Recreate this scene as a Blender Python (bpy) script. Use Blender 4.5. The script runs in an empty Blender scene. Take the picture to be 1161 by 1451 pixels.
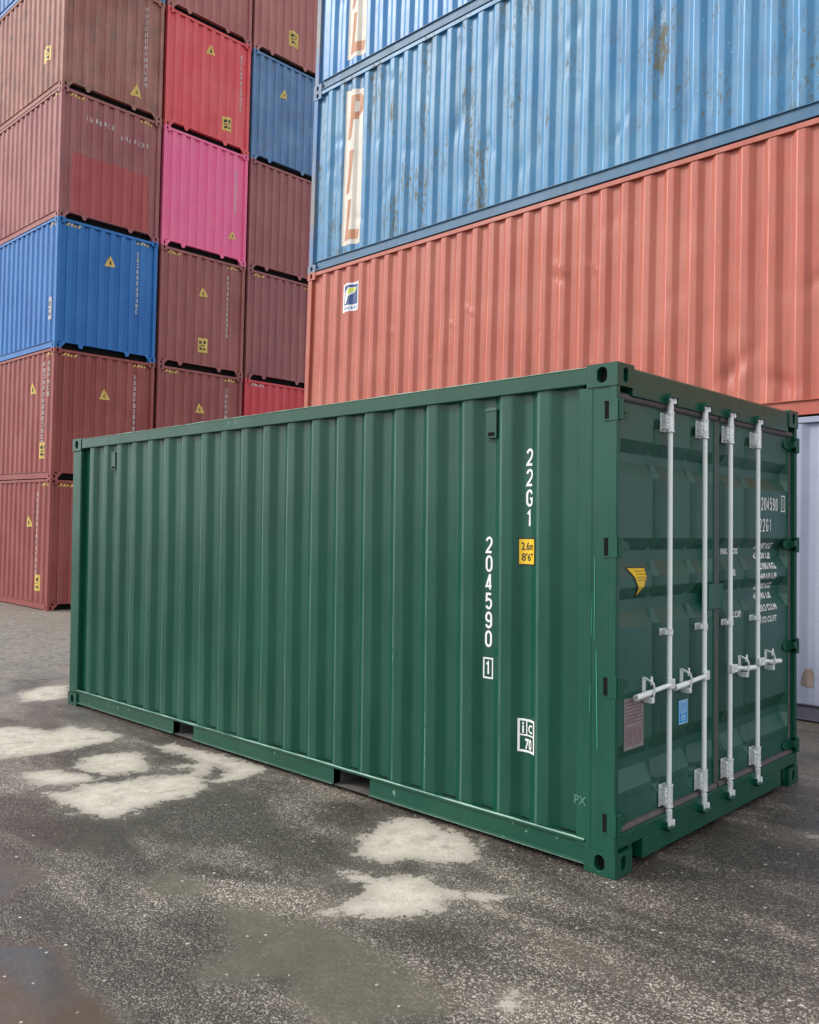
import bpy, bmesh, math, random
import numpy as np
from mathutils import Matrix, Vector
R = random.Random(7)
S = bpy.context.scene
C = S.collection

# ------------------------------------------------------------------ camera, sky, sun, exposure
cam = bpy.data.cameras.new('camera'); co = bpy.data.objects.new('camera', cam); C.objects.link(co); S.camera = co
cam.sensor_fit = 'HORIZONTAL'; cam.sensor_width = 36; cam.lens = 1235.56/1161*36
cam.clip_start = .05; cam.clip_end = 2000
rt = Vector((0.72068, 0.69319, 0.01035)); dn = Vector((-0.00746, 0.02269, -0.99971)); fw = Vector((-0.69322, 0.72040, 0.02153))
m = Matrix.Identity(4)
for i in range(3):
    m[i][0] = rt[i]; m[i][1] = -dn[i]; m[i][2] = -fw[i]
m[0][3], m[1][3], m[2][3] = 2.2850, -3.8759, 1.7259
co.matrix_world = m

SUN_AZ = Vector((-.74, -.67)); SUN_EL = math.radians(36)
w = bpy.data.worlds.new('World'); S.world = w; w.use_nodes = True
nt = w.node_tree; bg = nt.nodes['Background']
sky = nt.nodes.new('ShaderNodeTexSky'); sky.sky_type = 'NISHITA'; sky.sun_disc = False
sky.sun_elevation = SUN_EL; sky.sun_rotation = math.atan2(SUN_AZ.x, SUN_AZ.y)
sky.dust_density = 4.0; sky.air_density = 1.0; sky.ozone_density = 1.0
hs = nt.nodes.new('ShaderNodeHueSaturation'); hs.inputs['Saturation'].default_value = .22   # cloud-covered sky: most of the blue gone
nt.links.new(sky.outputs[0], hs.inputs['Color'])
cl = nt.nodes.new('ShaderNodeMixRGB'); cl.inputs[0].default_value = .7; cl.inputs[2].default_value = (7.3, 7.7, 8.2, 1)      # even cloud layer
nt.links.new(hs.outputs[0], cl.inputs[1]); nt.links.new(cl.outputs[0], bg.inputs[0])
bg.inputs[1].default_value = .132
sl = bpy.data.lights.new('sun', 'SUN'); sl.energy = 1.5; sl.angle = math.radians(13); sl.color = (1, .96, .90)
so = bpy.data.objects.new('sun', sl); C.objects.link(so)
sd = Vector((SUN_AZ.x*math.cos(SUN_EL), SUN_AZ.y*math.cos(SUN_EL), math.sin(SUN_EL))).normalized()
so.rotation_euler = sd.to_track_quat('Z', 'Y').to_euler(); so.location = (-8, -14, 15)
S.view_settings.view_transform = 'Standard'; S.view_settings.look = 'None'; S.view_settings.gamma = 1
S.view_settings.exposure = 0.52
S.render.engine = 'CYCLES'

# ------------------------------------------------------------------ node helpers
def newmat(name):
    m = bpy.data.materials.new(name); m.use_nodes = True
    t = m.node_tree; return m, t, t.nodes['Principled BSDF']
class N:
    def __init__(s, t): s.t = t
    def n(s, typ, **k):
        o = s.t.nodes.new(typ)
        for a, v in k.items(): setattr(o, a, v)
        return o
    def l(s, a, b): s.t.links.new(a, b)
    def inp(s, sock, v):
        if isinstance(v, bpy.types.NodeSocket): s.l(v, sock)
        elif v is not None: sock.default_value = v
    def math(s, op, a, b=None, c=None, clamp=False):
        o = s.n('ShaderNodeMath', operation=op, use_clamp=clamp)
        s.inp(o.inputs[0], a); s.inp(o.inputs[1], b); s.inp(o.inputs[2], c); return o.outputs[0]
    def mix(s, f, a, b, mode='MIX'):
        o = s.n('ShaderNodeMixRGB', blend_type=mode); s.inp(o.inputs[0], f)
        for i, v in ((1, a), (2, b)):
            if isinstance(v, (tuple, list)): v = tuple(v)[:3]+(1,)
            s.inp(o.inputs[i], v)
        return o.outputs[0]
    def step(s, v, lo, hi):
        o = s.n('ShaderNodeMapRange', interpolation_type='SMOOTHSTEP'); s.inp(o.inputs[0], v)
        o.inputs[1].default_value = lo; o.inputs[2].default_value = hi; return o.outputs[0]
    def coord(s, scale=(1, 1, 1), off=(0, 0, 0), kind='Object'):
        c = s.n('ShaderNodeTexCoord'); mp = s.n('ShaderNodeMapping'); s.l(c.outputs[kind], mp.inputs[0])
        mp.inputs['Scale'].default_value = scale; mp.inputs['Location'].default_value = off; return mp.outputs[0]
    def noise(s, vec, scale, detail=4, rough=.55, dist=0):
        o = s.n('ShaderNodeTexNoise'); s.l(vec, o.inputs['Vector'])
        o.inputs['Scale'].default_value = scale; o.inputs['Detail'].default_value = detail
        o.inputs['Roughness'].default_value = rough; o.inputs['Distortion'].default_value = dist; return o.outputs['Fac']
    def bump(s, h, strength, dist, nrm=None):
        o = s.n('ShaderNodeBump'); s.inp(o.inputs['Height'], h); s.inp(o.inputs['Strength'], strength)
        o.inputs['Distance'].default_value = dist
        if nrm is not None: s.l(nrm, o.inputs['Normal'])
        return o.outputs[0]

def paint(name, col, fade=None, fade_amt=.3, streak=.25, grime=.2, rust=0., spec=.36, rough=.42, wave=.0015, seed=None,
          rustcol=(.16, .075, .04), wavescale=2.2, chips=None, chipamt=0., coat=0., deep=1., edge=0.):
    """old sprayed steel paint: patchy fading, runs down the sheet, grime film, rust spots, slightly wavy plate"""
    if seed is None: seed = R.uniform(0, 200)
    m, t, b = newmat(name); q = N(t)
    col = tuple(col)
    fade = fade or tuple(min(1, c*1.0+.10) for c in col)
    if deep != 1: col, fade = tuple(c**deep for c in col), tuple(c**deep for c in fade)
    o = (seed, seed*.37, seed*.71)
    v = q.coord((1, 1, 1), o); vs = q.coord((9, 9, .55), o); vf = q.coord((30, 30, 1.2), o)
    n1 = q.noise(v, 1.1, 5); n2 = q.noise(vs, 1.0, 4, .6); n3 = q.noise(vf, 1.0, 3, .6); n4 = q.noise(v, 26, 6, .7)
    f1 = q.math('MULTIPLY', q.step(n1, .35, .7), fade_amt)
    c = q.mix(f1, col, fade)
    dk = tuple(x*.55 for x in col)
    c = q.mix(q.math('MULTIPLY', q.step(n2, .48, .72), streak), c, dk)
    c = q.mix(q.math('MULTIPLY', q.step(n3, .52, .75), streak*.8), c, fade)
    n5 = q.noise(v, 3.3, 7, .68)
    gm = q.math('MULTIPLY', q.step(n5, .46, .74), grime)
    c = q.mix(gm, c, (.16, .14, .12))
    rough_s = q.math('ADD', q.math('MULTIPLY', n5, .25), rough-.12)
    if rust > 0:
        # rust blooms: fine noise gated by a coarser one, stretched a little down the sheet
        vr = q.coord((1.2, 1.2, .40), (seed*1.3, 3, seed))
        g = q.noise(vr, 2.1, 3, .6); r1 = q.noise(vr, 27, 7, .74)
        s_ = q.math('ADD', r1, q.math('MULTIPLY', q.math('SUBTRACT', g, .5), .7))
        th = .775-.22*rust
        rm = q.step(s_, th, th+.07)
        halo = q.step(s_, th-.09, th+.05)
        c = q.mix(q.math('MULTIPLY', halo, .45), c, tuple(x*.6+y*.4 for x, y in zip(rustcol, col)))
        c = q.mix(rm, c, q.mix(n4, rustcol, tuple(x*2.0 for x in rustcol)))
        rough_s = q.math('ADD', rough_s, q.math('MULTIPLY', rm, .3), clamp=True)
    if chipamt > 0:
        ch = q.noise(q.coord((1, 1, .7), (seed*2.1, 1, 5)), 24, 5, .7)
        cg = q.noise(v, 1.6, 2)
        cm = q.step(q.math('ADD', ch, q.math('MULTIPLY', cg, .35)), .93-.16*chipamt, .96-.16*chipamt)
        c = q.mix(cm, c, chips)
    if edge > 0:      # highlights painted as pale lines on the outer bends, broken up like wear
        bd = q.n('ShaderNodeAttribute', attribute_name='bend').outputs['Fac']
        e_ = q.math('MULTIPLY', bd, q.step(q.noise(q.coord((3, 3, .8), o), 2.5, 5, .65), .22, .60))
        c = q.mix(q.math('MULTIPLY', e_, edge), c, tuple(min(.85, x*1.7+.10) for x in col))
    q.l(c, b.inputs['Base Color']); q.l(rough_s, b.inputs['Roughness'])
    b.inputs['Specular IOR Level'].default_value = spec
    b.inputs['Coat Weight'].default_value = coat; b.inputs['Coat Roughness'].default_value = .28
    w1 = q.noise(q.coord((1, 1, .45), o), wavescale, 2, .5)
    h = q.bump(w1, .9, wave*14)
    h = q.bump(n4, .12, .002, h)
    q.l(h, b.inputs['Normal'])
    return m

def plain(name, col, rough=.5, metal=0., spec=.5, var=.15, scale=20, bump=0.):
    m, t, b = newmat(name); q = N(t)
    v = q.coord(); n = q.noise(v, scale, 5, .6)
    c = q.mix(q.math('MULTIPLY', q.step(n, .35, .7), var), col, tuple(x*.45 for x in col))
    q.l(c, b.inputs['Base Color']); b.inputs['Roughness'].default_value = rough; b.inputs['Metallic'].default_value = metal
    b.inputs['Specular IOR Level'].default_value = spec
    if bump: q.l(q.bump(n, .5, bump), b.inputs['Normal'])
    return m

# ------------------------------------------------------------------ mesh helpers
class MB:
    def __init__(s): s.v = []; s.f = []; s.mi = []
    def face(s, pts, mi=0):
        b = len(s.v); s.v += [tuple(p) for p in pts]; s.f.append(tuple(range(b, b+len(pts)))); s.mi.append(mi)
    def grid(s, rows, mi=0):
        b = len(s.v); n = len(rows[0])
        for r in rows: s.v += [tuple(p) for p in r]
        for i in range(len(rows)-1):
            for j in range(n-1):
                a = b+i*n+j; s.f.append((a, a+1, a+n+1, a+n)); s.mi.append(mi)
    def box(s, x0, x1, y0, y1, z0, z1, mi=0):
        b = len(s.v)
        s.v += [(x, y, z) for z in (z0, z1) for y in (y0, y1) for x in (x0, x1)]
        for f in ((0, 2, 3, 1), (4, 5, 7, 6), (0, 1, 5, 4), (2, 6, 7, 3), (0, 4, 6, 2), (1, 3, 7, 5)):
            s.f.append(tuple(b+i for i in f)); s.mi.append(mi)
    def cyl(s, p0, p1, r0, r1=None, n=14, mi=0, cap=True):
        r1 = r0 if r1 is None else r1
        p0 = Vector(p0); p1 = Vector(p1); d = (p1-p0).normalized()
        a = d.cross(Vector((0, 0, 1)) if abs(d.z) < .9 else Vector((1, 0, 0))).normalized(); c = d.cross(a)
        b = len(s.v)
        for p, r in ((p0, r0), (p1, r1)):
            for i in range(n):
                t = 2*math.pi*i/n; s.v.append(tuple(p+a*r*math.cos(t)+c*r*math.sin(t)))
        for i in range(n):
            j = (i+1) % n; s.f.append((b+i, b+n+i, b+n+j, b+j)); s.mi.append(mi)
        if cap:
            s.f.append(tuple(b+i for i in range(n))); s.mi.append(mi)
            s.f.append(tuple(b+n+i for i in reversed(range(n)))); s.mi.append(mi)
    def tube(s, pts, r, n=10, mi=0):
        for a, b in zip(pts[:-1], pts[1:]): s.cyl(a, b, r, r, n, mi)
    def prism(s, poly, x0, x1, axis='x', mi=0):
        """poly in the other two axes, extruded along axis"""
        def mk(u, v, t): return {'x': (t, u, v), 'y': (u, t, v), 'z': (u, v, t)}[axis]
        A = [mk(u, v, x0) for u, v in poly]; B = [mk(u, v, x1) for u, v in poly]; n = len(poly)
        s.face(A, mi); s.face(B[::-1], mi)
        for i in range(n): j = (i+1) % n; s.face([A[i], B[i], B[j], A[j]], mi)
    def build(s, name, mats, parent=None, bevel=0, smooth=None, fix=True, weighted=False):
        me = bpy.data.meshes.new(name); me.from_pydata(s.v, [], s.f); me.update()
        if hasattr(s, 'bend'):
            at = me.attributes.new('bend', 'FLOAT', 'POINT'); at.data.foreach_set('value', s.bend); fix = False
            bm = bmesh.new(); bm.from_mesh(me); bmesh.ops.recalc_face_normals(bm, faces=bm.faces); bm.to_mesh(me); bm.free()
        if fix:
            bm = bmesh.new(); bm.from_mesh(me); bmesh.ops.remove_doubles(bm, verts=bm.verts, dist=1e-5)
            bmesh.ops.recalc_face_normals(bm, faces=bm.faces); bm.to_mesh(me); bm.free()
        if not isinstance(mats, (list, tuple)): mats = [mats]
        for m_ in mats: me.materials.append(m_)
        if len(mats) > 1 and len(me.polygons) == len(s.mi):
            for p, i in zip(me.polygons, s.mi): p.material_index = i
        if smooth is not None:
            me.polygons.foreach_set('use_smooth', [True]*len(me.polygons)); me.set_sharp_from_angle(angle=math.radians(smooth))
        o = bpy.data.objects.new(name, me); C.objects.link(o)
        if parent: o.parent = parent
        if bevel:
            bv = o.modifiers.new('bevel', 'BEVEL'); bv.width = bevel; bv.segments = 2; bv.limit_method = 'ANGLE'; bv.angle_limit = math.radians(40)
        if weighted:
            wn = o.modifiers.new('normals', 'WEIGHTED_NORMAL'); wn.mode = 'FACE_AREA'; wn.weight = 80; wn.keep_sharp = True
        return o

def empty(name, mat, label, cat, group=None):
    o = bpy.data.objects.new(name, None); C.objects.link(o); o.matrix_world = mat; o.empty_display_size = .3
    o['label'] = label; o['category'] = cat
    if group: o['group'] = group
    return o

# flat outline shapes laid on a corrugated wall: cut where the wall bends, then pushed on to it
def drape(name, polys, cu, cz, fn, mats, parent, mids=None):
    bm = bmesh.new(); us = []; zs = []
    for k, p in enumerate(polys):
        vs = [bm.verts.new((u, 0, z)) for u, z in p]; us += [u for u, z in p]; zs += [z for u, z in p]
        try:
            f = bm.faces.new(vs); f.material_index = mids[k] if mids else 0
        except ValueError: pass
    for cuts, ax, lo, hi in ((cu, 0, min(us), max(us)), (cz, 2, min(zs), max(zs))):
        nrm = (1, 0, 0) if ax == 0 else (0, 0, 1)
        for c_ in cuts:
            if lo < c_ < hi:
                co_ = (c_, 0, 0) if ax == 0 else (0, 0, c_)
                bmesh.ops.bisect_plane(bm, geom=bm.verts[:]+bm.edges[:]+bm.faces[:], dist=1e-6, plane_co=co_, plane_no=nrm)
    for v in bm.verts: v.co = Vector(fn(v.co.x, v.co.z))
    me = bpy.data.meshes.new(name); bm.to_mesh(me); bm.free()
    if not isinstance(mats, (list, tuple)): mats = [mats]
    for m_ in mats: me.materials.append(m_)
    o = bpy.data.objects.new(name, me); C.objects.link(o); o.parent = parent
    return o

_tc = {}
def text_polys(body, cx, cz, wd, ht, bold=.018, gap=None):
    """outline of the lettering as polygons fitted to a wd x ht box centred at cx, cz"""
    key = (body, bold)
    if key not in _tc:
        cu = bpy.data.curves.new('t', 'FONT'); cu.body = body; cu.offset = bold; cu.resolution_u = 4; cu.fill_mode = 'FRONT'
        ob = bpy.data.objects.new('t', cu); C.objects.link(ob)
        me = bpy.data.meshes.new_from_object(ob.evaluated_get(bpy.context.evaluated_depsgraph_get()))
        _tc[key] = ([(v.co.x, v.co.y) for v in me.vertices], [tuple(p.vertices) for p in me.polygons])
        bpy.data.objects.remove(ob); bpy.data.curves.remove(cu); bpy.data.meshes.remove(me)
    V, F = _tc[key]
    x0 = min(a for a, b in V); x1 = max(a for a, b in V); y0 = min(b for a, b in V); y1 = max(b for a, b in V)
    sx = wd/max(x1-x0, 1e-6); sy = ht/max(y1-y0, 1e-6)
    P = [((a-(x0+x1)/2)*sx+cx, (b-(y0+y1)/2)*sy+cz) for a, b in V]
    return [[P[i] for i in f] for f in F]
def _arc(cx, cy, rx, ry, a0, a1, n=7): return [(cx+rx*math.cos(math.radians(a0+(a1-a0)*i/n)), cy+ry*math.sin(math.radians(a0+(a1-a0)*i/n))) for i in range(n+1)]
GL = {
 '0': [_arc(.5, .72, .5, .28, 0, 180)+_arc(.5, .28, .5, .28, 180, 360)+[(1, .72)]],
 '1': [[(.12, .80), (.52, 1), (.52, 0)]],
 '2': [_arc(.5, .74, .5, .26, 175, -20)+[(.85, .50), (.10, .10), (0, 0), (1, 0)]],
 '4': [[(1, .24), (0, .24), (.62, 1), (.72, 1), (.72, .33)], [(.72, .15), (.72, 0)]],
 '5': [[(.95, 1), (.08, 1), (.05, .56)]+_arc(.5, .34, .5, .30, 120, -60)+_arc(.5, .25, .5, .25, -70, -165, 4)],
 '9': [_arc(.5, .25, .5, .25, -165, 0)+_arc(.5, .72, .5, .28, 0, 180)+_arc(.5, .66, .5, .24, 180, 305)],
 'G': [_arc(.5, .72, .5, .28, 10, 180)+_arc(.5, .28, .5, .28, 180, 360)+[(1, .45), (.55, .45)]],
 '8': [_arc(.5, .76, .42, .24, 0, 360, 12), _arc(.5, .23, .5, .23, 0, 360, 12)],
}
def ribbon(pts, th):
    closed = math.dist(pts[0], pts[-1]) < 1e-6
    p = pts[:-1] if closed else pts; n = len(p); L_ = []; R_ = []
    for i in range(n):
        a = p[i-1] if (closed or i) else None; c_ = p[(i+1) % n] if (closed or i < n-1) else None; q_ = p[i]
        d1_ = Vector((q_[0]-a[0], q_[1]-a[1])).normalized() if a else None; d2_ = Vector((c_[0]-q_[0], c_[1]-q_[1])).normalized() if c_ else None
        d1_ = d1_ or d2_; d2_ = d2_ or d1_
        t_ = (d1_+d2_); t_ = t_.normalized() if t_.length > .1 else d1_
        k = min(1/max(t_.dot(d1_), .35), 2.0)*th/2; nx, ny = -t_.y*k, t_.x*k
        L_.append((q_[0]+nx, q_[1]+ny)); R_.append((q_[0]-nx, q_[1]-ny))
    m_ = n if closed else n-1
    return [[L_[i], R_[i], R_[(i+1) % n], L_[(i+1) % n]] for i in range(m_)]
def glyphs(s_, cx, cz, wd, ht, th):
    n = len(s_); adv = wd/(n-.3) if n > 1 else wd; gw = (adv*.70 if n > 1 else wd)-th; P = []
    for k, ch in enumerate(s_):
        x0 = cx-wd/2+k*adv+th/2; z0 = cz-ht/2+th/2
        for st in GL[ch]: P += ribbon([(x0+u*gw, z0+v*(ht-th)) for u, v in st], th)
    return P
def rect(u0, u1, z0, z1): return [(u0, z0), (u1, z0), (u1, z1), (u0, z1)]
def frame(u0, u1, z0, z1, t):
    return [rect(u0, u1, z1-t, z1), rect(u0, u1, z0, z0+t), rect(u0, u0+t, z0+t, z1-t), rect(u1-t, u1, z0+t, z1-t)]
def strokes(cx, z1, n, wd, ht, step, rnd):
    """worn vertical row of small characters too far off to read"""
    P = []
    for k in range(n):
        z = z1-k*step; t = ht*.2
        segs = [rect(cx-wd/2, cx+wd/2, z-t, z), rect(cx-wd/2, cx+wd/2, z-ht, z-ht+t), rect(cx-wd/2, cx+wd/2, z-ht/2-t/2, z-ht/2+t/2),
                rect(cx-wd/2, cx-wd/2+t, z-ht, z), rect(cx+wd/2-t, cx+wd/2, z-ht, z)]
        rnd.shuffle(segs); P += segs[:3+(k % 2)]
    return P

# ------------------------------------------------------------------ corrugated walls
def wave_bps(lines, lo, hi, flat, slope, inner, dout, din, ch=.011):
    """lines: positions where an outward crest starts. Returns [(u, depth)] with depth>0 into the wall; bends chamfered"""
    p = [(lo, dout)]
    for b in lines:
        if b-slope < lo+.005 or b+flat+slope > hi-.005: continue
        p += [(b-slope, din), (b, dout), (b+flat, dout), (b+flat+slope, din)]
    p[0] = (lo, din if len(p) > 1 else dout); p.append((hi, din if len(p) > 2 else dout))
    out = [p[0]]
    for a, q_, c_ in zip(p[:-2], p[1:-1], p[2:]):
        la = math.dist(a, q_); lc = math.dist(q_, c_)
        if la < .02 or lc < .02: out.append(q_); continue
        A_ = (q_[0]+(a[0]-q_[0])*ch/la, q_[1]+(a[1]-q_[1])*ch/la); B_ = (q_[0]+(c_[0]-q_[0])*ch/lc, q_[1]+(c_[1]-q_[1])*ch/lc)
        for t_ in (0, .33, .67, 1):
            w0, w1, w2 = (1-t_)**2, 2*t_*(1-t_), t_*t_
            out.append((w0*A_[0]+w1*q_[0]+w2*B_[0], w0*A_[1]+w1*q_[1]+w2*B_[1]))
    out.append(p[-1]); return out
def interp(bps):
    xs = np.array([a for a, b in bps]); ys = np.array([b for a, b in bps])
    return lambda u: float(np.interp(u, xs, ys))
def dentfn(dents, wob, ph):
    def f(u, z):
        d = wob*(math.sin(u*2.3+ph)*math.sin(z*1.7+ph*2)+.6*math.sin(u*5.1+z*3.3+ph))
        for (du, dz, a, ru, rz, sh) in dents:
            uu = u-du+(z-dz)*sh; e = (uu/ru)**2+((z-dz)/rz)**2
            if e < 9: d += a*math.exp(-e)
        return d
    return f
def wall_mesh(bps, z0, z1, nz, fn):
    """fn(u, depth, z) -> xyz"""
    mb = MB(); zs = [z0+(z1-z0)*i/nz for i in range(nz+1)]
    mb.grid([[fn(u, d, z) for u, d in bps] for z in zs])
    # strength of the painted highlight on each outward fold, full on the sunward side
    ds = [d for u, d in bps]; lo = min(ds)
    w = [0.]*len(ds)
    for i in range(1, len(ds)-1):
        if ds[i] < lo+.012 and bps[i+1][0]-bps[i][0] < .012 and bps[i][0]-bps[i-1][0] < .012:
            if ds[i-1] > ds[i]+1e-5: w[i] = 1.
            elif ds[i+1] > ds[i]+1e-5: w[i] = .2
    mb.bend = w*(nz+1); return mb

# ------------------------------------------------------------------ corner casting with its oval holes
def casting(sx, sy, H, top, L, W, seg=20, pz=.0015, out=.004):
    """sx=1 at x=0 end, sy=0 at y=0 side"""
    a, b, hh = .178, .162, .118
    x0, x1 = (-a, out) if sx else (-L-out, -L+a)
    y0, y1 = (-out, b) if sy == 0 else (W-b, W+out)
    z0, z1 = (H-hh, H-pz) if top else (pz, hh)
    mb = MB()
    def holed(o, u, v, wu, hv, nrm, hw, hh2, cu, cv):
        o = Vector(o); u = Vector(u); v = Vector(v); nrm = Vector(nrm)
        ring = []; outer = []
        for i in range(seg):
            t = 2*math.pi*(i+.5)/seg; c_, s_ = math.cos(t), math.sin(t)
            # stadium
            r_ = hw/2; dv = max(hh2/2-r_, 0)
            ring.append((cu+r_*c_, cv+r_*s_+(dv if s_ > 0 else -dv)))
            k = max(abs(c_), abs(s_)); outer.append((cu+c_/k*cu if c_ < 0 else cu+c_/k*(wu-cu), cv+s_/k*(cv if s_ < 0 else hv-cv)))
        # snap nearest outer points to the true corners
        for cx_, cy_ in ((0, 0), (wu, 0), (wu, hv), (0, hv)):
            j = min(range(seg), key=lambda i: (outer[i][0]-cx_)**2+(outer[i][1]-cy_)**2); outer[j] = (cx_, cy_)
        P = lambda q_, d=0: o+u*q_[0]+v*q_[1]-nrm*d
        for i in range(seg):
            j = (i+1) % seg
            mb.face([P(outer[i]), P(outer[j]), P(ring[j]), P(ring[i])])
            mb.face([P(ring[i]), P(ring[j]), P(ring[j], .035), P(ring[i], .035)])
        mb.face([P(r_, .035) for r_ in ring], 1)
    zz = z1-z0
    ys = y0 if sy == 0 else y1; ny = -1 if sy == 0 else 1
    holed((x0, ys, z0), (1, 0, 0), (0, 0, 1), x1-x0, zz, (0, ny, 0), .058, .080, (x1-x0)*.5, zz*.5)
    mb.face([(x0, y0+y1-ys, z0), (x1, y0+y1-ys, z0), (x1, y0+y1-ys, z1), (x0, y0+y1-ys, z1)])
    xs = x1 if sx else x0; nx = 1 if sx else -1
    holed((xs, y0, z0), (0, 1, 0), (0, 0, 1), y1-y0, zz, (nx, 0, 0), .048, .078, (y1-y0)*.5, zz*.5)
    mb.face([(x0+x1-xs, y0, z0), (x0+x1-xs, y1, z0), (x0+x1-xs, y1, z1), (x0+x1-xs, y0, z1)])
    for z_ in (z0, z1): mb.face([(x0, y0, z_), (x1, y0, z_), (x1, y1, z_), (x0, y1, z_)])
    return mb

dark = plain('shaded recess and floor black', (.010, .010, .010), .9, spec=.1)  # near-black: shade inside holes, slots and cavities put into the colour; also floors
white_mark = plain('white stencil paint', (.80, .80, .78), .5, var=.12, scale=35)
worn_white = paint('worn white stencil paint', (.56, .52, .49), fade_amt=.2, streak=.35, grime=.5, rust=.0, rough=.6)
yellow = plain('yellow sticker', (.80, .52, .015), .4, var=.2, scale=40)
faded_yellow = plain('faded yellow sticker', (.72, .50, .12), .5, var=.3, scale=30)
black_ink = plain('black sticker print', (.02, .02, .02), .5, var=0)

STACK = 'containers stacked up behind the green one'
def stack_container(M, L, H, mats, label, phase, pitch, dents=(), wob=.0015, nz=24, end_detail=True, railmat=None, postmat=None, ribs_end=True):
    W = 2.438
    t = empty('shipping_container', M, label, 'shipping container', STACK)
    mw = mats; rm = railmat or mw; pm = postmat or mw
    ph = R.uniform(0, 6)
    # long side facing -y
    k0 = int((-L-phase)/pitch)-2; lines = [phase+k*pitch for k in range(k0, 60) if -L < phase+k*pitch < 0]
    bps = wave_bps(lines, -L+.10, -.10, .072, .066, .07, .014, .050)
    D = dentfn(dents, wob, ph); f1 = interp(bps)
    zb, zt = .165, H-.065
    side = lambda u, d, z: (u, d+D(u, z), z)
    wall_mesh(bps, zb, zt, nz, side).build('side_wall', mw, t, smooth=40, weighted=True)
    wall_mesh([(-L+.10, .03), (-.10, .03)], zb, zt, 1, lambda u, d, z: (u, W-d, z)).build('side_wall', mw, t)
    # end wall at x = 0
    el = [.30+.253*k-.055 for k in range(0, 9)]
    eb = wave_bps(el, .085, W-.085, .105, .028, .09, .018, .060, ch=.009)
    De = dentfn([], wob, ph+2); f2 = interp(eb)
    wall_mesh(eb, .150, H-.075, 10, lambda u, d, z: (-d+De(u, z), u, z)).build('end_wall', mw, t, smooth=40, weighted=True)
    wall_mesh([(.085, .03), (W-.085, .03)], .15, H-.075, 1, lambda u, d, z: (-L+d, u, z)).build('end_wall', mw, t)
    r = MB(); r.grid([[(-L+.05, .05, H-.02), (-.05, .05, H-.02)], [(-L+.05, W-.05, H-.02), (-.05, W-.05, H-.02)]]); r.build('roof', mw, t)
    fl = MB(); fl.box(-L+.10, -.13, .06, W-.06, .13, .16); fl.build('floor', dark, t)
    for sy in (0, 1):
        y0, y1 = (.004, .064) if sy == 0 else (W-.064, W-.004)
        b_ = MB(); b_.box(-L+.178, -.178, y0, y1, H-.062, H-.006); b_.build('top_rail', mw, t, bevel=.004)
        # lower rail: a flat web set back under the sheet, with a lip at the foot
        s_ = 1 if sy == 0 else -1; ya = 0 if sy == 0 else W
        pr = [(ya+s_*.034, .030), (ya+s_*.034, .158), (ya+s_*.012, .158), (ya+s_*.012, .166), (ya+s_*.09, .166), (ya+s_*.09, .018), (ya+s_*.006, .018), (ya+s_*.006, .030)]
        b_ = MB(); b_.prism(pr, -L+.178, -.178); b_.build('bottom_rail', rm, t)
    for sx in (0, 1):
        x0, x1 = (-.10, -.004) if sx else (-L+.004, -L+.10)
        for sy in (0, 1):
            y0, y1 = (.003, .088) if sy == 0 else (W-.088, W-.003)
            b_ = MB(); b_.box(x0, x1, y0, y1, .118, H-.118); b_.build('corner_post', pm, t, bevel=.008)
        for top in (0, 1):
            for sy in (0, 1): casting(sx, sy, H, top, L, W, 12).build('corner_casting', [pm, dark], t)
    # end rails
    b_ = MB(); b_.box(-.075, -.008, .162, W-.162, H-.078, H-.020); b_.build('end_rail', mw, t, bevel=.004)
    b_ = MB(); b_.box(-.14, -.12, .162, W-.162, .014, .15, 1); b_.box(-.12, -.012, .162, W-.162, .138, .158, 0)
    for yy in (.60, 1.72):
        b_.prism([(yy-.075, .138), (yy+.075, .138), (yy+.03, .05), (yy-.03, .05)], -.03, -.012, 'x', 0)
    for y_, s_ in ((.162, 1), (W-.162, -1)):
        b_.prism([(y_, .138), (y_+s_*.10, .138), (y_, .03)], -.03, -.012, 'x', 0)
    b_.build('end_rail', [rm, dark], t)
    t_ = dict(t=t, H=H, L=L, W=W,
              su=[a for a, b in bps], eu=[a for a, b in eb], zc=[zb+(zt-zb)*i/nz for i in range(1, nz)],
              sfn=lambda e: (lambda u, z: (u, f1(u)+D(u, z)-e, z)), efn=lambda e: (lambda u, z: (-f2(u)+De(u, z)+e, u, z)))
    return t_
def on_side(c, name, polys, mats, e=.003, mids=None, dz=True):
    return drape(name, polys, c['su'], c['zc'], c['sfn'](e), mats, c['t'], mids)
def on_end(c, name, polys, mats, e=.003, mids=None):
    return drape(name, polys, c['eu'], c['zc'], c['efn'](e), mats, c['t'], mids)
def triangle(fn, c, u, z, s=.26, mat=None):
    P = [[(u-s/2, z-s*.45), (u+s/2, z-s*.45), (u, z+s*.5)], [(u-s*.05, z-s*.22), (u+s*.12, z-s*.30), (u+s*.02, z+s*.15)]]
    fn(c, 'warning_triangle', P[:1], mat or faded_yellow, .004); fn(c, 'warning_symbol', P[1:], black_ink, .006)
def label_(fn, c, u, z, w_=.28, h_=.36, mat=None):
    fn(c, 'height_label', [rect(u-w_/2, u+w_/2, z-h_/2, z+h_/2)], mat or faded_yellow, .004)
    P = [rect(u-w_*.3, u-w_*.05, z+h_*.1, z+h_*.3), rect(u+w_*.08, u+w_*.3, z+h_*.1, z+h_*.32), rect(u-w_*.3, u+w_*.2, z-h_*.06, z), rect(u-w_*.25, u-w_*.02, z-h_*.32, z-h_*.15), rect(u+w_*.05, u+w_*.3, z-h_*.32, z-h_*.2)]
    fn(c, 'label_print', P, black_ink, .006)
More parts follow.
